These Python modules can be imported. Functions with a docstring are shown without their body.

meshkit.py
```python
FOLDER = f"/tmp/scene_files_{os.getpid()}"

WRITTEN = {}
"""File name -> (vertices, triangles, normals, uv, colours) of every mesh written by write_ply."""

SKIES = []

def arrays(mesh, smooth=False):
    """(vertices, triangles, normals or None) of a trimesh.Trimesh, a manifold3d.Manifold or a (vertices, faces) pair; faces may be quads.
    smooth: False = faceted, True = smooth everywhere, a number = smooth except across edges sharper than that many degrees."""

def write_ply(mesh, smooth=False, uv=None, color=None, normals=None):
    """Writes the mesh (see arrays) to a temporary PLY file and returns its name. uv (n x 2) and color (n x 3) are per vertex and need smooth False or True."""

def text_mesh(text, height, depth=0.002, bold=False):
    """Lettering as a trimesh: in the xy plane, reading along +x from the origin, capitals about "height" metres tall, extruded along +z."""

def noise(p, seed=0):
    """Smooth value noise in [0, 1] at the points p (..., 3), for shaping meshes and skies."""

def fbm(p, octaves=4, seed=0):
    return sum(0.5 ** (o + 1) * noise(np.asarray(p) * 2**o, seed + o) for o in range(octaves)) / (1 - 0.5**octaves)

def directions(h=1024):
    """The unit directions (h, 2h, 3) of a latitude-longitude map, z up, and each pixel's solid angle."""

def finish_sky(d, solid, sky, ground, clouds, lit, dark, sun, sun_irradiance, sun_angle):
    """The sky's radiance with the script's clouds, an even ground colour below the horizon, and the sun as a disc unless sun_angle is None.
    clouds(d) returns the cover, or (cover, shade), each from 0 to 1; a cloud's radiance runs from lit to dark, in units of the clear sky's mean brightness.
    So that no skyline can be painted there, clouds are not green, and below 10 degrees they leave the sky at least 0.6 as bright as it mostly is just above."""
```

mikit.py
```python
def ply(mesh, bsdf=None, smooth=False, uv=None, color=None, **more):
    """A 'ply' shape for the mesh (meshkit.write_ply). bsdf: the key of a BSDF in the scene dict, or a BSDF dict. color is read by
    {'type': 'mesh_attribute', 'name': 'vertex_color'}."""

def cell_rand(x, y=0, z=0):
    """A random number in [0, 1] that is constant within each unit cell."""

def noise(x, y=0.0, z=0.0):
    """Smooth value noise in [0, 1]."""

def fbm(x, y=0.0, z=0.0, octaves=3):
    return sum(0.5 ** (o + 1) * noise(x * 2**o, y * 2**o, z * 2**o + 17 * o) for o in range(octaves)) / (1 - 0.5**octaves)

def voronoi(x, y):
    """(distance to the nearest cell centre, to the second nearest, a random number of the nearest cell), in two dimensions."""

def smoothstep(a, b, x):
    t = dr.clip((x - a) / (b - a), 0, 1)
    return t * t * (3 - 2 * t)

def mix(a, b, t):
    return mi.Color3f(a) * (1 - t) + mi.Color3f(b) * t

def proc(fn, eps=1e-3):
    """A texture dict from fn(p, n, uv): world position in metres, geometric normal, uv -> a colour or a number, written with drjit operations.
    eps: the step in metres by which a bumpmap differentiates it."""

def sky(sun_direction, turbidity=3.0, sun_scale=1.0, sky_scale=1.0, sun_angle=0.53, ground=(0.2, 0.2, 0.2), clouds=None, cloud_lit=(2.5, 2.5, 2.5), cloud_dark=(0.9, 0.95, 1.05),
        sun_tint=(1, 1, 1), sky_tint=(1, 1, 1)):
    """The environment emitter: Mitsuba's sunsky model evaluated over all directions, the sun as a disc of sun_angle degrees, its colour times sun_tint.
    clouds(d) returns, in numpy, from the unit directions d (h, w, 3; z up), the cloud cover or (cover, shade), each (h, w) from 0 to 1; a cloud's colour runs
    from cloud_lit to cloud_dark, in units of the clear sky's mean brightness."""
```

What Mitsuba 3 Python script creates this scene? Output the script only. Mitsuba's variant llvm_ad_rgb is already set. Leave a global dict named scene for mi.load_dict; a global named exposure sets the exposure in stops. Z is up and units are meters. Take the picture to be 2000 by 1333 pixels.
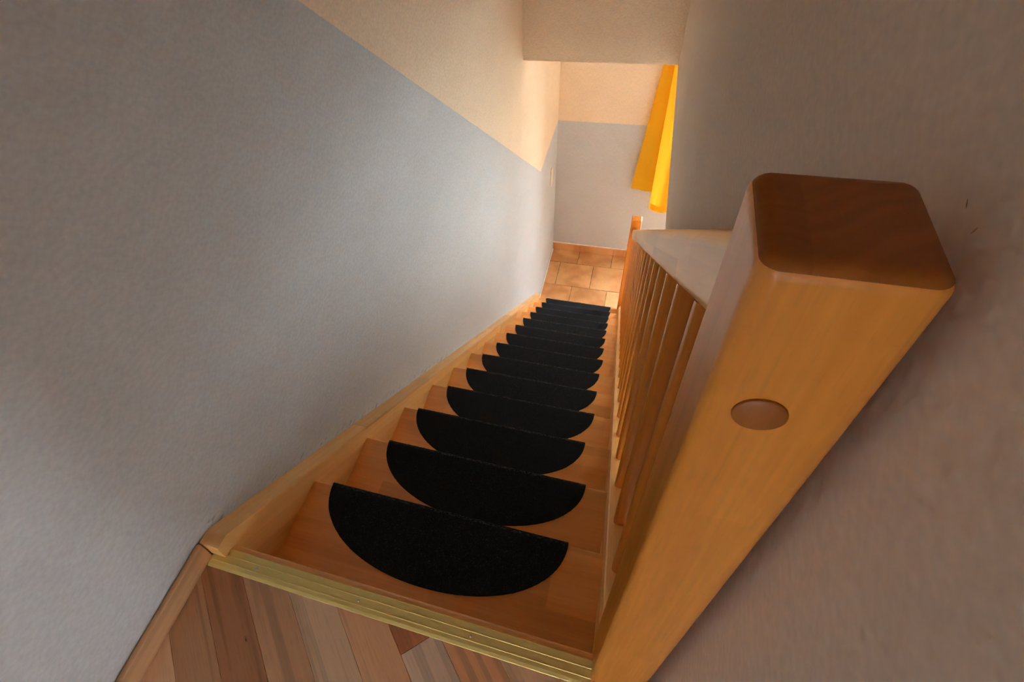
import math, random
import numpy as np
import trimesh
import manifold3d as m3
import drjit as dr
import mitsuba as mi
import mikit
import meshkit
from mikit import noise, fbm, smoothstep, mix, cell_rand, proc
from shapely.geometry import Polygon, box as sbox

scene, labels = {'type': 'scene'}, {}
T = mi.ScalarTransform4f

# ------------------------------------------------------------------ camera, sky, exposure
W_PX, H_PX, F_PX = 2000.0, 1333.0, 1085.6
CAM = np.array([0.66098, -0.23405, 1.03612])
RIGHT = np.array([0.952928, 0.287962, -0.094899])
DOWN = np.array([0.149000, -0.717362, -0.680581])
FWD = np.array([-0.264059, 0.634405, -0.726501])
scene['camera'] = {
    'type': 'perspective', 'fov_axis': 'x', 'fov': math.degrees(2 * math.atan(W_PX / 2 / F_PX)),
    'principal_point_offset_x': 109.14 / W_PX, 'principal_point_offset_y': 56.2 / H_PX,
    'near_clip': 0.01, 'far_clip': 200.0,
    'to_world': T().look_at(origin=CAM.tolist(), target=(CAM + FWD).tolist(), up=(-DOWN).tolist()),
    'film': {'type': 'hdrfilm'},
}


def clouds(d):
    c = meshkit.fbm(d * np.array([3.0, 3.0, 6.0]) + 4.0, 4, seed=3)
    return 0.85 + 0.15 * c, 0.5 * meshkit.fbm(d * 5.0, 3, seed=8)


scene['sky'] = mikit.sky((-0.5, -0.3, 0.8), turbidity=4.0, sun_scale=0.0, sky_scale=1.0, ground=(0.45, 0.46, 0.44),
                         clouds=clouds, cloud_lit=(1.17, 1.25, 1.31), cloud_dark=(0.89, 0.96, 1.01))
exposure = 7.56

# ------------------------------------------------------------------ helpers
RISE, GO = 0.1812, 0.2292
SL = RISE / GO
N_TREADS = 14
XR = 0.804            # face of the right wall
YB = 4.164            # face of the wall at the far end of the hall
YC, ZC = 2.80, -0.274  # end of the stair opening, underside of the upper floor
ZF = -2.7717          # hall floor


def numbered(name):
    if name not in scene and not any(k.startswith(name + '__') for k in scene):
        return name
    k = 1
    while f'{name}_{k:03d}' in scene or any(q.startswith(f'{name}_{k:03d}__') for q in scene):
        k += 1
    return f'{name}_{k:03d}'


def add(name, mesh, bsdf, smooth=False, parent=None, **more):
    key = numbered((parent + '__' if parent else '') + name)
    scene[key] = mikit.ply(mesh, bsdf, smooth=smooth, **more)
    return key


def tag(key, label=None, category=None, group=None, kind=None):
    e = labels.setdefault(key, {})
    for n, v in (('label', label), ('category', category), ('group', group), ('kind', kind)):
        if v:
            e[n] = v
    return key


def struct(name, mesh, bsdf, label, smooth=False, **more):
    k = add(name, mesh, bsdf, smooth, **more)
    return tag(k, label, kind='structure')


def hull(pts):
    return trimesh.convex.convex_hull(np.asarray(pts, float))


def chamfer(lo, hi, b=0.002):
    lo, hi = np.asarray(lo, float), np.asarray(hi, float)
    b = min(b, 0.45 * (hi - lo).min())
    pts = []
    for s in np.ndindex(2, 2, 2):
        c = np.where(np.array(s) == 1, hi, lo)
        i = np.where(np.array(s) == 1, -1.0, 1.0) * b
        for a in range(3):
            v = c + i
            v[a] = c[a]
            pts.append(v)
    return hull(pts)


def rbox(lo, hi, r, sub=2):
    lo, hi = np.asarray(lo, float) + r, np.asarray(hi, float) - r
    ball = trimesh.creation.icosphere(subdivisions=sub, radius=r).vertices
    return hull(np.vstack([ball + np.where(np.array(s) == 1, hi, lo) for s in np.ndindex(2, 2, 2)]))


def plain_box(lo, hi):
    lo, hi = np.asarray(lo, float), np.asarray(hi, float)
    m = trimesh.creation.box(extents=hi - lo)
    m.apply_translation((lo + hi) / 2)
    return m


def join(*ms):
    return trimesh.util.concatenate([m for m in ms])


def prism_x(poly_yz, x0, x1):
    """A polygon in the (y, z) plane, extruded along x."""
    m = trimesh.creation.extrude_polygon(Polygon(poly_yz), x1 - x0, engine='earcut')
    v = m.vertices
    m.vertices = np.stack([x0 + v[:, 2], v[:, 0], v[:, 1]], 1)
    return m


def sheet(nu, nv, fn):
    """A quad grid from fn(u, v) -> (x, y, z)."""
    u, v = np.meshgrid(np.linspace(0, 1, nu), np.linspace(0, 1, nv), indexing='ij')
    P = np.stack(fn(u, v), -1).reshape(-1, 3)
    i = np.arange(nu * nv).reshape(nu, nv)
    q = np.stack([i[:-1, :-1], i[1:, :-1], i[1:, 1:], i[:-1, 1:]], -1).reshape(-1, 4)
    return trimesh.Trimesh(P, np.vstack([q[:, [0, 1, 2]], q[:, [0, 2, 3]]]), process=False)


# ------------------------------------------------------------------ materials
def lin(r, g, b):
    return [(c / 255 / 12.92 if c <= 10 else ((c / 255 + 0.055) / 1.055) ** 2.4) for c in (r, g, b)]


def mat(key, d, bump=None, bump_scale=1.0, eps=0.0008):
    if bump is not None:
        d = {'type': 'bumpmap', 'arbitrary': proc(bump, eps), 'scale': bump_scale, 'bsdf': d}
    scene[key] = {'type': 'twosided', 'bsdf': d}


CREAM = lin(232, 214, 188)
DADO = lin(194, 198, 200)
PLAIN = lin(218, 206, 192)


def plaster_relief(p, n, uv):
    return 0.0012 * fbm(p.x * 150 + 3, p.y * 150, p.z * 150, 3)


def stipple(p):
    """The speckle of roller-applied paint: grains of 3 to 6 mm."""
    return 0.90 + 0.20 * fbm(p.x * 165 + 3, p.y * 165, p.z * 165, 2)


def wall_left_colour(p, n, uv):
    edge = 0.0016 * (noise(p.y * 60, p.z * 60) - 0.5)
    line = dr.select(p.y < 3.4085, 1.3184 - SL * p.y, -1.3565)
    t = smoothstep(-0.0012, 0.0012, p.z + edge - line)
    k = (0.97 + 0.06 * fbm(p.y * 9, p.z * 9, 2.0, 3)) * stipple(p)
    c = mix(DADO, CREAM, t) * k
    # grey scuff flecks on the paint just above the stair string
    h = p.z + SL * p.y - 0.047
    m = smoothstep(0.60, 0.78, fbm(p.y * 45, p.z * 130, 7.0, 3)) * smoothstep(0.03, 0.012, h) * dr.select((p.y < 1.3) & (p.y > 0.01), mi.Float(1.0), mi.Float(0.0))
    return c * (1 - 0.35 * m)


def wall_back_colour(p, n, uv):
    edge = 0.0016 * (noise(p.x * 60, p.z * 60) - 0.5)
    t = smoothstep(-0.0012, 0.0012, p.z + edge + 1.3565)
    return mix(DADO, CREAM, t) * (0.97 + 0.06 * fbm(p.x * 9, p.z * 9, 5.0, 3)) * stipple(p)


def plain_colour(p, n, uv):
    return mi.Color3f(PLAIN) * (0.97 + 0.06 * fbm(p.x * 8 + 3, p.y * 8, p.z * 8, 3))


def right_colour(p, n, uv):
    c = mi.Color3f(PLAIN) * (0.97 + 0.06 * fbm(p.x * 8 + 3, p.y * 8, p.z * 8, 3)) * stipple(p)
    # two small chips knocked through the paint beside the newel
    w = 0.6 * (noise(p.y * 300, p.z * 300) - 0.5)
    r, q = (p.y - 0.0215) * 0.75 + (p.z - 0.8693) * 0.66, (p.y - 0.0215) * 0.66 - (p.z - 0.8693) * 0.75
    d1 = dr.sqrt(dr.square(r / 0.0024) + dr.square(q / 0.0006)) + w
    r, q = (p.y - 0.0053) * 0.35 - (p.z - 0.8665) * 0.94, (p.y - 0.0053) * 0.94 + (p.z - 0.8665) * 0.35
    d2 = dr.sqrt(dr.square(r / 0.0026) + dr.square(q / 0.0006)) + w
    return mix(c, lin(150, 112, 66), smoothstep(1.2, 0.7, d1) + 0.6 * smoothstep(1.2, 0.7, d2))


mat('plaster_left', {'type': 'diffuse', 'reflectance': proc(wall_left_colour)}, plaster_relief)
mat('plaster_back', {'type': 'diffuse', 'reflectance': proc(wall_back_colour)}, plaster_relief)
mat('plaster_right', {'type': 'diffuse', 'reflectance': proc(right_colour)}, plaster_relief)
mat('plaster_white', {'type': 'diffuse', 'reflectance': {'type': 'rgb', 'value': lin(238, 236, 230)}})
def cream_colour(p, n, uv):
    return mi.Color3f(CREAM) * (0.97 + 0.06 * fbm(p.x * 9, p.z * 9, 5.0, 3)) * stipple(p)


mat('plaster_cream', {'type': 'diffuse', 'reflectance': proc(cream_colour)}, plaster_relief)
mat('plaster', {'type': 'diffuse', 'reflectance': proc(plain_colour)})

WOOD_A, WOOD_B, WOOD_C = lin(224, 144, 54), lin(212, 130, 44), lin(232, 156, 68)


def grain(along, a, b, seed):
    """Beech: short dark flecks and long soft bands. along in metres down the grain, a and b across it."""
    band = fbm(along * 1.5 + seed, a * 38, b * 38, 3)
    fleck = smoothstep(0.70, 0.82, noise(along * 55 + seed * 3, a * 700, b * 700))
    fine = noise(along * 14, a * 420, b * 420 + seed)
    return band, fleck, fine


def wood(along, a, b, stave, seed, A=None, B=None, C=None, fl=0.05, vary=0.2):
    A, B, C = A or WOOD_A, B or WOOD_B, C or WOOD_C
    band, fleck, fine = grain(along, a, b, seed)
    c = mix(B, C, smoothstep(0.25, 0.75, band))
    c = mix(c, A, 0.45)
    tone = 1.0 + vary * (stave - 0.5)
    return c * tone * (0.95 + 0.10 * fine) * (1 - fl * fleck)


def tread_colour(p, n, uv):
    k = dr.floor((p.y + 0.03) / 0.062)
    step = dr.floor((p.z - 0.05) / RISE)
    return wood(p.x, p.y, p.z, cell_rand(k, dr.floor(p.x / 0.37 + cell_rand(k, step) * 5), step), 3.1,
                lin(238, 174, 100), lin(226, 158, 84), lin(246, 188, 116))


def slope_colour(p, n, uv):
    q = (p.y - SL * p.z) / math.hypot(1, SL)
    h = p.z + SL * p.y
    k = dr.floor(h / 0.052 + 0.3)
    return wood(q, h, p.x, cell_rand(k, dr.floor(q / 0.55 + cell_rand(k, 4) * 5), dr.floor(p.x * 3)), 8.7, lin(242, 194, 124), lin(234, 180, 104), lin(248, 206, 142))


def upright_colour(p, n, uv):
    k = dr.floor((p.x - 0.741) / 0.034)
    return wood(p.z, p.x, p.y, cell_rand(k, dr.floor(p.z / 0.21 + cell_rand(k, 9) * 7), dr.floor(p.y * 7)), 5.3, vary=0.08)


STRIPS = {-1: (190, 142, 102), 0: (178, 124, 82), 1: (206, 160, 120), 2: (230, 196, 160), 3: (238, 186, 140), 4: (234, 204, 176), 5: (238, 176, 128), 6: (240, 198, 156)}


def end_colour(p, n, uv):
    w = 0.006 * fbm(p.x * 60, p.y * 60, 0.0, 2)
    side = dr.select(p.x < 0.7372, mi.Float(0.0), mi.Float(1.0))
    r = dr.sqrt(dr.square(p.x - 0.70 - 0.16 * side) + dr.square(p.y + 0.09 + 0.05 * side)) + w
    ring = noise(r * 420, side * 7)
    pore = noise(p.x * 1500, p.y * 1500)
    return mix(lin(150, 84, 26), lin(164, 95, 34), ring * 0.7 + 0.3 * pore) * (0.92 + 0.1 * side)


def plank_colour(p, n, uv):
    u, c = (p.x - p.y) / math.sqrt(2), (p.x + p.y) / math.sqrt(2)
    k = dr.floor((c + 0.0396) / 0.0686)
    L = dr.floor((u - 0.356) / 0.9 + dr.select(dr.abs(k - 4) < 0.5, mi.Float(0.0), dr.select(k < 4, 0.45 + 0.12 * cell_rand(k, 3), 0.1 + 0.2 * cell_rand(k, 3))))
    t = cell_rand(k, L, 5)
    band, fleck, fine = grain(u * 0.8, c, 0 * c, k * 1.7 + L * 3.1)
    base = mix(lin(190, 138, 98), lin(228, 184, 142), t)
    for i, col in STRIPS.items():
        base = dr.select(dr.abs(k - i) < 0.5, mi.Color3f(lin(*col)), base)
    base = dr.select((dr.abs(k - 4) < 0.5) & (L < -0.5), mi.Color3f(lin(206, 132, 88)), base)
    streak = smoothstep(0.55, 0.75, fbm(u * 2.2 + k * 5, c * 90, L * 3, 3))
    knot = smoothstep(1.3, 0.5, dr.sqrt(dr.square((u - 0.2036) / 0.006) + dr.square((c - 0.0105) / 0.0022)) + 0.5 * noise(p.x * 400, p.y * 400))
    return mix(base * (0.95 + 0.10 * fine) * (1 - 0.07 * fleck) * (1 - 0.22 * streak), lin(70, 40, 26), 0.8 * knot)


def trim_colour(p, n, uv):
    return wood(p.y, p.x, p.z, mi.Float(0.6), 2.2, lin(206, 158, 112), lin(186, 134, 92), lin(222, 178, 134))


def varnish(key, fn, alpha=0.16):
    mat(key, {'type': 'roughplastic', 'diffuse_reflectance': proc(fn), 'alpha': alpha, 'int_ior': 1.5, 'nonlinear': False})


varnish('tread_wood', tread_colour, 0.18)
varnish('slope_wood', slope_colour, 0.14)
varnish('upright_wood', upright_colour, 0.17)
varnish('end_grain', end_colour, 0.22)
varnish('plank_wood', plank_colour, 0.3)
varnish('trim_wood', trim_colour, 0.3)


def felt_colour(p, n, uv):
    s = smoothstep(0.80, 0.93, noise(p.x * 650, p.y * 650, p.z * 650))
    f = noise(p.x * 420, p.y * 420 + 5, p.z * 420)
    e = dr.abs(p.y / GO - dr.round(p.y / GO)) * GO
    worn = smoothstep(0.005, 0.002, e) * smoothstep(0.45, 0.75, noise(p.x * 330, p.y * 700, 4.0))   # frayed fibres along the nosing
    return mix([0.008, 0.010, 0.013], [0.020, 0.024, 0.030], f) + mi.Color3f(0.035) * s + mi.Color3f(0.05) * worn


def felt_relief(p, n, uv):
    return 0.0012 * fbm(p.x * 500, p.y * 500, p.z * 500, 2)


mat('felt', {'type': 'principled', 'base_color': proc(felt_colour), 'roughness': 0.95, 'specular': 0.15, 'sheen': 0.15}, felt_relief, eps=0.0004)


def tile_colour(p, n, uv):
    row = dr.floor((p.y - 3.9687) / 0.3255)
    odd = row - 2 * dr.floor(row / 2)
    col = dr.floor((p.x - 0.1124 - 0.16275 * dr.select(odd > 0.5, mi.Float(0.0), mi.Float(1.0))) / 0.3255)
    t = cell_rand(row, col, 3)
    m = fbm(p.x * 7 + row * 3, p.y * 7 + col * 5, 1.0, 4)
    c = mix(lin(216, 150, 90), lin(240, 186, 126), smoothstep(0.25, 0.75, m))
    return c * (0.93 + 0.12 * t) * (0.96 + 0.08 * noise(p.x * 160, p.y * 160))


mat('tile_clay', {'type': 'roughplastic', 'diffuse_reflectance': proc(tile_colour), 'alpha': 0.3, 'nonlinear': False})
mat('grout', {'type': 'diffuse', 'reflectance': {'type': 'rgb', 'value': lin(120, 88, 62)}})
mat('caulk', {'type': 'diffuse', 'reflectance': {'type': 'rgb', 'value': lin(244, 242, 236)}})
mat('white_paint', {'type': 'roughplastic', 'diffuse_reflectance': {'type': 'rgb', 'value': lin(236, 232, 224)}, 'alpha': 0.2})
mat('cream_plastic', {'type': 'roughplastic', 'diffuse_reflectance': {'type': 'rgb', 'value': lin(232, 222, 200)}, 'alpha': 0.15})


def brass_rough(p, n, uv):
    return 0.38 + 0.14 * noise(p.x * 25, p.y * 900, 2.0)


mat('brass', {'type': 'principled', 'base_color': {'type': 'rgb', 'value': [0.74, 0.60, 0.21]}, 'metallic': 0.5, 'roughness': proc(brass_rough)})
mat('steel', {'type': 'principled', 'base_color': {'type': 'rgb', 'value': [0.62, 0.58, 0.5]}, 'metallic': 1.0, 'roughness': 0.25})


def cloth_colour(p, n, uv):
    return mix([0.88, 0.48, 0.02], [0.90, 0.54, 0.04], noise(p.x * 300, p.y * 300, p.z * 900))


scene['curtain_cloth'] = {'type': 'principledthin', 'base_color': proc(cloth_colour), 'roughness': 0.8, 'diff_trans': 1.0, 'specular': 0.1} if False else \
    {'type': 'principledthin', 'base_color': proc(cloth_colour), 'roughness': 0.8, 'diff_trans': 1.0}
scene['pane_glass'] = {'type': 'thindielectric', 'int_ior': 1.5}


def ground_colour(p, n, uv):
    return mix(lin(196, 197, 192), lin(214, 215, 210), fbm(p.x * 3, p.y * 3, 0.0, 3))


mat('terrace', {'type': 'diffuse', 'reflectance': proc(ground_colour)})

# ------------------------------------------------------------------ the setting
UP = 2.35            # upper ceiling
YN = -1.75           # wall of the landing behind the photographer
HX = 2.12            # right side of the hall
# door opening of the hall, window of the landing
DX0, DX1, DZ0, DZ1 = 1.10, 1.77, ZF, -0.68
HW = (0.20, 1.56, -2.50, -1.12)   # low window in the right wall of the hall
HN = -1.3             # near wall of the hall, under the landing
YO = -0.36            # end of the right wall: the landing opens to a room there
RX = 3.0              # far wall of that room, with its window
WY0, WY1, WZ0, WZ1 = -1.45, -0.95, 0.60, 1.32
BW = (0.52, 0.78, 0.15, 1.10)    # glazed opening in the rear wall of the landing


def wall_sheet(lo, hi, hole=None, axis=1):
    """A slab with a rectangular hole; hole = (a0, a1, z0, z1) along the free horizontal axis."""
    if hole is None:
        return plain_box(lo, hi)
    lo, hi = np.array(lo, float), np.array(hi, float)
    a = 1 - axis
    a0, a1, z0, z1 = hole
    out = []
    for (p0, p1, q0, q1) in ((lo[a], a0, lo[2], hi[2]), (a1, hi[a], lo[2], hi[2]), (a0, a1, lo[2], z0), (a0, a1, z1, hi[2])):
        if p1 - p0 > 1e-6 and q1 - q0 > 1e-6:
            l, h = lo.copy(), hi.copy()
            l[a], h[a], l[2], h[2] = p0, p1, q0, q1
            out.append(plain_box(l, h))
    return join(*out)


struct('wall_left', plain_box((-0.2, YN - 0.2, ZF - 0.1), (0, YB + 0.2, UP)), 'plaster_left',
       'rough plastered stairwell wall, cream above and blue-grey below a painted line that follows the stairs')
struct('wall_back', wall_sheet((0, YB, ZF - 0.1), (HX, YB + 0.24, ZC), (DX0, DX1, DZ0, DZ1)), 'plaster_back',
       'far wall of the hall below, cream above a blue-grey dado')
struct('wall_right', plain_box((XR, YO, ZC), (XR + 0.12, YC, UP)), 'plaster_right',
       'beige rough plastered wall beside the newel post, with two small chips')
struct('wall_far', plain_box((0, YC, ZC), (XR + 0.12, YC + 0.15, UP)), 'plaster_cream',
       'shaded beige wall above the hall at the end of the stair opening')
struct('wall_hall_right', wall_sheet((HX, HN - 0.2, ZF - 0.1), (HX + 0.2, YB + 0.24, ZC), HW, axis=0), 'plaster_white', 'right wall of the hall below')
struct('wall_hall_near', plain_box((0.0, HN - 0.2, ZF), (HX, HN, ZC)), 'plaster_white', 'near wall of the hall below')
struct('wall_hall_partition', plain_box((0.86, 1.80, ZF), (HX, 1.90, ZC)), 'plaster_white', 'partition wall in the hall below, right of the stairs')
struct('wall_landing', wall_sheet((0, YN - 0.2, -0.27), (RX, YN, UP), BW), 'plaster', 'wall at the rear of the landing')
struct('wall_room_side', plain_box((XR + 0.12, YO, -0.27), (RX, YO + 0.1, UP)), 'plaster', 'side wall of the room beside the landing')
struct('wall_room_end', wall_sheet((RX, YN - 0.2, -0.27), (RX + 0.2, YO + 0.1, UP), (WY0, WY1, WZ0, WZ1), axis=0), 'plaster', 'end wall of the room beside the landing, with a window')
struct('floor_room', plain_box((XR, YN, -0.27), (RX, YO, -0.0002)), 'plank_wood', 'parquet floor of the room beside the landing')
struct('ceiling', join(plain_box((XR + 0.12, YO + 0.1, ZC), (HX + 0.2, YC, 0)), plain_box((XR + 0.12, HN - 0.2, ZC - 0.02), (HX + 0.2, YO + 0.1, -0.272)), plain_box((0, HN - 0.2, ZC - 0.02), (XR + 0.12, -0.06, -0.272)), plain_box((0, YC + 0.15, ZC), (HX + 0.2, YB + 0.24, 0)), plain_box((XR + 0.12, YC, ZC), (HX + 0.2, YC + 0.15, 0))),
       'plaster_white', 'white ceiling of the hall below')
struct('ceiling_001', join(plain_box((-0.2, YN - 0.2, UP), (XR + 0.12, YC + 0.15, UP + 0.1)), plain_box((XR + 0.12, YN - 0.2, UP), (RX + 0.2, YO + 0.1, UP + 0.1))), 'slope_wood', 'boarded wooden ceiling above the stairwell')

# upper landing: slab, and beech strips laid diagonally
LANDING = struct('floor_landing', plain_box((0, YN, -0.27), (XR, -0.034, -0.010)), 'grout', 'landing floor of beech parquet strips laid diagonally')
rnd = random.Random(4)
SW = 0.0686
room = sbox(0.001, YN, XR - 0.001, -0.0445)
C0 = -0.0396
k_lo = math.floor((YN - C0) / SW) - 1


def cr(x, y, z=0):
    return float(np.array(cell_rand(mi.Float(x), mi.Float(y), mi.Float(z)))[0])


PL = 0.9
for k in range(-16, 10):
    c0, c1 = C0 + k * SW, C0 + (k + 1) * SW
    off = 0.0 if k == 4 else (0.45 + 0.12 * cr(k, 3) if k < 4 else 0.1 + 0.2 * cr(k, 3))
    for L in range(-4, 7):
        u0, u1 = 0.356 + (L - off) * PL, 0.356 + (L + 1 - off) * PL
        gpp = 0.0003
        pts = [((c + u) / math.sqrt(2), (c - u) / math.sqrt(2)) for c, u in
               ((c0 + gpp, u0 + gpp), (c1 - gpp, u0 + gpp), (c1 - gpp, u1 - gpp), (c0 + gpp, u1 - gpp))]
        q = Polygon(pts).intersection(room)
        if q.is_empty or q.geom_type != 'Polygon' or q.area < 2e-5 or q.bounds[3] < -0.75:
            continue
        m = trimesh.creation.extrude_polygon(q, 0.010, engine='earcut')
        m.apply_translation((0, 0, -0.0100 + rnd.uniform(-1, 1) * 0.00008))
        add('parquet_strip', m, 'plank_wood', parent=LANDING)
back_floor = plain_box((0.001, YN, -0.010), (XR - 0.001, -0.9, -0.0002))
labels[add('parquet_field', back_floor, 'plank_wood', parent=LANDING)] = {'kind': 'stuff'}

struct('baseboard_left', join(chamfer((0.0005, YN + 0.01, 0.0002), (0.0125, -0.0285, 0.052), 0.0025)), 'trim_wood',
       'narrow beech baseboard along the left wall on the landing', smooth=60)

# hall floor: grout bed and tiles
HALL = struct('floor_hall', plain_box((0, HN - 0.2, ZF - 0.12), (HX, YB + 0.24, ZF - 0.0035)), 'grout', 'terracotta coloured tile floor of the hall at the foot of the stairs')
TT, G = 0.3255, 0.0019
hall_room = sbox(0.002, 1.52, HX - 0.002, YB - 0.001)
tone = random.Random(9)
for row in range(-8, 1):
    y0 = 3.9687 + row * TT
    shift = 0.1124 + (0.0 if row % 2 else TT / 2)
    for col in range(-2, 9):
        x0 = shift + col * TT
        q = sbox(x0 + G, y0 + G, x0 + TT - G, y0 + TT - G).intersection(hall_room)
        if q.is_empty or q.area < 1e-4:
            continue
        a, b, c, d_ = q.bounds
        add('tile', chamfer((a, b, ZF - 0.009), (c, d_, ZF + tone.uniform(-0.0004, 0.0004)), 0.0015), 'tile_clay', parent=HALL)
# tile skirting on the far wall, white sealant along the joints
px = [0.001, 0.27, 0.6, 0.93, 1.0]
SK = 'baseboard_back'
for i in range(4):
    add('skirting_tile', chamfer((px[i] + 0.001, YB - 0.010, ZF + 0.001), (px[i + 1] - 0.001, YB - 0.0003, ZF + 0.085), 0.0015), 'tile_clay', parent=SK)
tag(SK, 'row of terracotta skirting tiles along the foot of the far hall wall', kind='structure')
struct('trim_1', chamfer((0.001, YB - 0.007, ZF + 0.085), (1.0, YB - 0.0002, ZF + 0.095), 0.002), 'caulk', 'white sealant bead along the top of the skirting tiles')
struct('trim_2', chamfer((0.0002, 3.22, ZF), (0.008, YB - 0.012, ZF + 0.009), 0.002), 'caulk', 'white sealant bead between the tiles and the left wall')

# glazed door of the hall, hidden behind the right wall from here, and the daylight it lets in
DOOR = 'door_1'
fr = []
for lo, hi in (((DX0, 0, DZ0), (DX0 + 0.07, 0, DZ1)), ((DX1 - 0.07, 0, DZ0), (DX1, 0, DZ1)), ((DX0 + 0.07, 0, DZ1 - 0.08), (DX1 - 0.07, 0, DZ1)), ((DX0 + 0.07, 0, DZ0), (DX1 - 0.07, 0, DZ0 + 0.12))):
    fr.append(chamfer((lo[0], YB + 0.06, lo[2]), (hi[0], YB + 0.13, hi[2]), 0.004))
add('frame', join(*fr), 'white_paint', parent=DOOR)
add('pane', sheet(2, 2, lambda u, v: (DX0 + 0.06 + u * (DX1 - DX0 - 0.12), 0 * u + YB + 0.094, DZ0 + 0.11 + v * (DZ1 - DZ0 - 0.18))), 'pane_glass', parent=DOOR)
tag(DOOR, 'white glazed door in the far wall of the hall', kind='structure')
def side_window(win, x, y0, y1, z0, z1, label):
    fr = []
    for lo, hi in (((y0, z0), (y0 + 0.05, z1)), ((y1 - 0.05, z0), (y1, z1)), ((y0 + 0.05, z1 - 0.05), (y1 - 0.05, z1)), ((y0 + 0.05, z0), (y1 - 0.05, z0 + 0.05))):
        fr.append(chamfer((x + 0.07, lo[0], lo[1]), (x + 0.13, hi[0], hi[1]), 0.004))
    add('frame', join(*fr), 'white_paint', parent=win)
    add('pane', sheet(2, 2, lambda u, v: (0 * u + x + 0.1, y0 + 0.04 + u * (y1 - y0 - 0.08), z0 + 0.04 + v * (z1 - z0 - 0.08))), 'pane_glass', parent=win)
    tag(win, label, kind='structure')


side_window('window_1', RX, WY0, WY1, WZ0, WZ1, 'white framed window of the room beside the landing')
fr = []
for lo, hi in (((BW[0], BW[2]), (BW[0] + 0.04, BW[3])), ((BW[1] - 0.04, BW[2]), (BW[1], BW[3])), ((BW[0] + 0.04, BW[3] - 0.04), (BW[1] - 0.04, BW[3])), ((BW[0] + 0.04, BW[2]), (BW[1] - 0.04, BW[2] + 0.04))):
    fr.append(chamfer((lo[0], YN - 0.13, lo[1]), (hi[0], YN - 0.07, hi[1]), 0.004))
add('frame', join(*fr), 'white_paint', parent='window_2')
add('pane', sheet(2, 2, lambda u, v: (BW[0] + 0.03 + u * (BW[1] - BW[0] - 0.06), 0 * u + YN - 0.1, BW[2] + 0.03 + v * (BW[3] - BW[2] - 0.06))), 'pane_glass', parent='window_2')
tag('window_2', 'white framed window in the rear wall of the landing', kind='structure')
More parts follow.
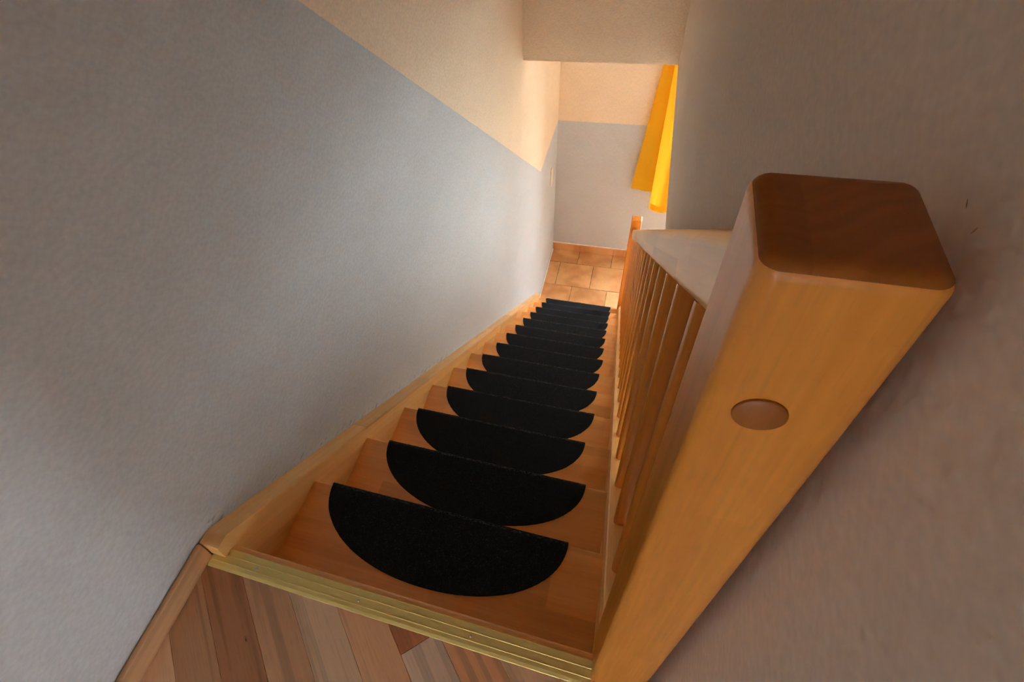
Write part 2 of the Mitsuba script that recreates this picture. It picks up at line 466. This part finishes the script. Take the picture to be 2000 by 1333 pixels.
side_window('window_3', HX, *HW, 'low white framed window in the right wall of the hall')
struct('ground', join(plain_box((-8, YB + 0.24, ZF - 0.3), (12, 16, ZF - 0.12)), plain_box((HX + 0.2, -8, ZF - 0.3), (12, YB + 0.24, ZF - 0.12))), 'terrace', 'paved ground outside the hall door')

# ------------------------------------------------------------------ the staircase
ST = 'staircase'
XI0, XI1 = 0.0421, 0.7237       # inner faces of the strings
XS1 = 0.7640                    # outer face of the right string
TOP = 0.0450                    # string top above the line of the nosings


def tread_section(y0, y1, z, t=0.040, r=0.006, n=5):
    pts = [(y0, z - t), (y1 - r, z - t)]
    pts += [(y1 - r + r * math.sin(a), z - t + r - r * math.cos(a)) for a in np.linspace(0, math.pi / 2, n)[1:]]
    pts += [(y1 - r + r * math.cos(a), z - r + r * math.sin(a)) for a in np.linspace(0, math.pi / 2, n)]
    pts += [(y0, z)]
    return pts


land = tread_section(-0.0440, 0.0025, 0.0, 0.040, 0.012, 8)
labels[add('landing_nosing', prism_x(land, XI0 + 0.0003, XI1 - 0.0005), 'tread_wood', 40, ST)] = {'label': 'rounded beech nosing at the edge of the landing'}
for k in range(1, N_TREADS + 1):
    add('tread', prism_x(tread_section((k - 1) * GO - 0.030, k * GO, -k * RISE), XI0 - 0.008, XI1 + 0.008), 'tread_wood', 40, ST)
for k in range(1, N_TREADS + 2):
    y = (k - 1) * GO - 0.030
    z0 = -k * RISE if k <= N_TREADS else ZF
    add('riser', chamfer((XI0 - 0.006, y - 0.016, z0 - 0.001), (XI1 + 0.006, y + 0.0005, -(k - 1) * RISE - 0.039), 0.001), 'tread_wood', False, ST)


def string_mesh(x0, x1, head):
    yb, ye = (3.235, 3.18)
    depth = 0.30
    line = lambda y, h: -SL * y + h
    if head:
        pts = [(-0.0265, 0.0045), (-0.0265, TOP - 0.002), (-0.0245, TOP), (0.0, TOP), (yb, line(yb, TOP)), (yb, ZF + 0.001), (2.98, ZF + 0.001), (-0.0090, line(-0.0090, TOP - depth)), (-0.0090, 0.0045)]
    else:
        pts = [(0.0365, line(0.0365, TOP)), (3.198, line(3.198, TOP)), (3.198, ZF + 0.001), (2.98, ZF + 0.001), (0.0365, line(0.0365, TOP - depth))]
    # rounded arrises: stack of inset sections
    P = Polygon(pts)
    r = 0.004
    rows = [(x0, r), (x0 + 0.3 * r, 0.3 * r), (x0 + r, 0.0), (x1 - r, 0.0), (x1 - 0.3 * r, 0.3 * r), (x1, r)]
    ring = [np.array(P.buffer(-i, join_style=2).exterior.coords)[:-1] for _, i in rows]
    n = len(pts)
    if any(len(q) != n for q in ring):
        return prism_x(pts, x0, x1)
    for i, q in enumerate(ring):
        j = int(np.argmin(np.linalg.norm(q - np.array(pts[0]), axis=1)))
        q = np.roll(q, -j, axis=0)
        if np.linalg.norm(q[1] - np.array(pts[1])) > np.linalg.norm(q[-1] - np.array(pts[1])):
            q = np.roll(q[::-1], 1, axis=0)
        ring[i] = q
    V = np.vstack([np.column_stack([np.full(n, x), q]) for (x, _), q in zip(rows, ring)])
    F = []
    for a in range(len(rows) - 1):
        for i in range(n):
            j = (i + 1) % n
            F += [(a * n + i, a * n + j, (a + 1) * n + j), (a * n + i, (a + 1) * n + j, (a + 1) * n + i)]
    for a in (0, len(rows) - 1):
        v2, f2 = trimesh.creation.triangulate_polygon(Polygon(ring[a]), engine='earcut')
        d = [int(np.argmin(np.linalg.norm(ring[a] - p, axis=1))) + a * n for p in v2]
        F += [tuple(d[t] for t in f) for f in f2]
    m = trimesh.Trimesh(V, F, process=False)
    trimesh.repair.fix_normals(m)
    return m


add('string', string_mesh(0.0012, XI0, True), 'slope_wood', 50, ST)
add('string', string_mesh(XI1, XS1, False), 'slope_wood', 50, ST)
tag(ST, 'straight beech staircase going down between the left wall and the balusters', 'staircase')

# ------------------------------------------------------------------ the railing
RL = 'stair_railing'
NX0, NX1, NY0, NY1, NH = 0.7164, 0.7896, -0.0390, 0.0353, 0.8728
solid = rbox((NX0, NY0, 0.0005), (NX1, NY1, NH), 0.010, 3)
post = add('newel_post', solid.slice_plane((0, 0, NH - 0.0050), (0, 0, -1), cap=True), 'upright_wood', 30, RL)
labels[add('end_grain', solid.slice_plane((0, 0, NH - 0.0050), (0, 0, 1), cap=True), 'end_grain', 30, post)] = {'label': 'darker end-grain top of the post'}
labels[post] = {'label': 'square beech newel post with rounded edges at the top of the stairs'}
# round cover plug, slightly domed and proud of the front face
prof = [(0.0, -0.002)] + [(0.0135, -0.002), (0.0135, 0.0012)] + [(0.0135 * math.cos(a), 0.0012 + 0.0022 * math.sin(a)) for a in np.linspace(0.15, math.pi / 2, 8)]
plug = trimesh.creation.revolve(np.array(prof), sections=40)
plug.apply_transform(trimesh.transformations.rotation_matrix(math.pi / 2, (1, 0, 0)))
plug.apply_translation((0.7445, NY0, 0.7695))
labels[add('cover_plug', plug, 'end_grain', 40, post)] = {'label': 'round wooden cover plug'}
Y2 = 3.2095
add('newel_post', rbox((0.7115, Y2, ZF + 0.0005), (0.7845, Y2 + 0.073, -1.598), 0.008, 2), 'upright_wood', 30, RL)

# handrail: rounded section swept down the slope between the posts
HXA, HXB, HB, HT = 0.728, 0.776, 0.7732, 0.8644
sec = sbox(HXA, HB, HXB, HT).buffer(-0.0215).buffer(0.0215, quad_segs=8)
sc = np.array(sec.exterior.coords)[:-1]
ys = [NY1 - 0.006, Y2 + 0.006]
V = np.vstack([np.column_stack([sc[:, 0], np.full(len(sc), y), sc[:, 1] - SL * y]) for y in ys])
n = len(sc)
F = [(i, (i + 1) % n, n + (i + 1) % n) for i in range(n)] + [(i, n + (i + 1) % n, n + i) for i in range(n)]
F += [(0, i + 1, i) for i in range(1, n - 1)] + [(n, n + i, n + i + 1) for i in range(1, n - 1)]
rail = trimesh.Trimesh(V, F, process=False)
trimesh.repair.fix_normals(rail)
add('handrail', rail, 'slope_wood', 30, RL)
# balusters: upright bars with rounded edges between string and handrail
BX0, BX1, BD = 0.7365, 0.7615, 0.025
bsec = sbox(BX0, -BD / 2, BX1, BD / 2).buffer(-0.0075).buffer(0.0075, quad_segs=5)
bc = np.array(bsec.exterior.coords)[:-1]
n = len(bc)
F = [(i, (i + 1) % n, n + (i + 1) % n) for i in range(n)] + [(i, n + (i + 1) % n, n + i) for i in range(n)]
F += [(0, i + 1, i) for i in range(1, n - 1)] + [(n, n + i, n + i + 1) for i in range(1, n - 1)]
for i in range(-1, 20):
    yc = 0.305 + 0.1425 * i + BD / 2
    y = bc[:, 1] + yc
    V = np.vstack([np.column_stack([bc[:, 0], y, TOP - SL * y + 0.0002]), np.column_stack([bc[:, 0], y, HB - SL * y + 0.002])])
    m = trimesh.Trimesh(V, F, process=False)
    trimesh.repair.fix_normals(m)
    add('baluster', m, 'upright_wood', 30, RL)
tag(RL, 'beech stair railing of newel posts, handrail and upright balusters on the right of the stairs', 'railing')

# ------------------------------------------------------------------ brass edging strip with its screws
BR = 'threshold_strip'
BY0, BY1, BH = -0.0478, -0.0095, 0.0030
prof = [(BY0, 0.0003), (BY0 + 0.0008, 0.0012), (BY0 + 0.0055, BH - 0.0002)]
for gy in (-0.0350, -0.0215):
    prof += [(gy - 0.0011, BH), (gy - 0.0005, BH + 0.0007), (gy + 0.0004, BH + 0.0007), (gy + 0.0008, BH)]
prof += [(BY1 - 0.0012, BH), (BY1, BH - 0.0012), (BY1, 0.0003)]
add('rail', prism_x(prof, 0.0128, NX0 + 0.001), 'brass', False, BR)
for x in (0.1096, 0.3167, 0.5212):
    head = trimesh.creation.revolve(np.array([(0, 0), (0.0026, 0), (0.0026, 0.0004), (0.0019, 0.0011), (0.0009, 0.0013), (0.0008, 0.0006), (0, 0.0006)]), sections=20)
    head.apply_translation((x, -0.0283, BH - 0.0003))
    add('screw', head, 'steel', 30, BR)
tag(BR, 'grooved brass edging strip screwed along the edge of the landing', 'edging strip')

# ------------------------------------------------------------------ stair mats
MAT_L = {1: .093, 2: .111, 3: .091, 4: .105, 5: .101, 6: .100, 7: .106, 8: .101, 9: .100, 10: .099, 11: .102, 12: .099, 13: .105, 14: .102}
MW, MDEPTH, MT = 0.557, 0.163, 0.004


def mat_mesh():
    th = np.linspace(0, math.pi, 49)
    ex = 0.96
    x = MW / 2 * np.sign(np.cos(th)) * np.abs(np.cos(th)) ** ex
    y = -MDEPTH * np.sin(th) ** ex
    outline = Polygon(np.column_stack([x, y]))
    m = trimesh.creation.extrude_polygon(outline, MT, engine='earcut')
    # lip turned down over the nosing
    lip = prism_x([(-0.004, MT), (0.0015, MT), (0.0036, MT - 0.0008), (0.0046, MT - 0.003), (0.0046, -0.030), (0.0006, -0.030), (0.0006, -0.004), (-0.004, 0.0004)], -MW / 2, MW / 2)
    return join(m, lip)


MATS = mikit.ply(mat_mesh(), 'felt', smooth=35)
ORD = ['top', 'second', 'third', 'fourth', 'fifth', 'sixth', 'seventh']
for k in range(1, N_TREADS + 1):
    key = numbered('stair_mat')
    scene[key] = {**MATS, 'to_world': T().translate([MAT_L[k] + MW / 2, k * GO - 0.0002, -k * RISE + 0.0003])}
    if k == 1:
        where = 'top tread just below the brass strip'
    elif k <= 7:
        where = f'{ORD[k - 1]} tread from the top'
    elif k == 14:
        where = 'bottom tread beside the hall tiles'
    else:
        where = f'{ORD[14 - k]} tread from the bottom'
    tag(key, f'black half-moon felt stair mat on the {where}', 'stair mat', 'black half-moon stair mats')

# ------------------------------------------------------------------ curtain and light switch in the hall
def interp(u, xs, ys):
    return np.interp(u, xs, ys)


def flap(u, v):
    """Flat outer flap, gathered at the top and spread towards its hem."""
    t = v ** 0.95
    xl, xr = 0.815 + (0.672 - 0.815) * t, 0.93 + (0.90 - 0.93) * t
    x = xl + (xr - xl) * u
    y = 4.108 - 0.030 * np.sin(u * math.pi * 1.15) * (0.5 + 0.5 * t) - 0.012 * np.sin(u * 7 + 2.5 * v) * (0.3 + 0.7 * t)
    return x, y, ZC - 0.001 + (-1.922 - ZC) * v - 0.006 * v * u


def roll(off):
    def f(u, v):
        """The inner fold: a soft roll that bulges into the room, with one crease near its top."""
        t = v
        xl, xr = 0.838 + (0.848 - 0.838) * t, 1.005 + 0.02 * t
        w = 0.030 + 0.045 * t
        x = xl + (xr - xl) * (0.5 - 0.5 * np.cos(u * math.pi))
        y = 4.055 - (w + off) * np.sin(u * math.pi) ** 0.8 + 0.016 * np.exp(-((u - 0.42) / 0.07) ** 2) * (1 - 0.85 * t) - 0.006 * np.sin(9 * u + 3 * v)
        return x, y, ZC - 0.001 + (-2.062 - ZC) * v
    return f


CU = 'curtain'
add('panel', sheet(50, 60, flap), 'curtain_cloth', True, CU)
add('fold', sheet(60, 60, roll(0.0)), 'curtain_cloth', True, CU)
add('hem', sheet(60, 4, lambda u, v: roll(0.0015)(u, 0.966 + 0.034 * v)), 'curtain_cloth', True, CU)
tag(CU, 'orange-yellow curtain hanging before the far wall of the hall', 'curtain')

SWK = 'light_switch'
add('frame', chamfer((0.0002, 3.845, -1.815), (0.009, 3.928, -1.655), 0.003), 'cream_plastic', 50, SWK)
add('rocker', chamfer((0.008, 3.858, -1.728), (0.0125, 3.915, -1.668), 0.002), 'cream_plastic', 50, SWK)
add('rocker', chamfer((0.008, 3.858, -1.802), (0.0125, 3.915, -1.742), 0.002), 'cream_plastic', 50, SWK)
tag(SWK, 'cream double light switch on the left wall near the far corner of the hall', 'light switch')
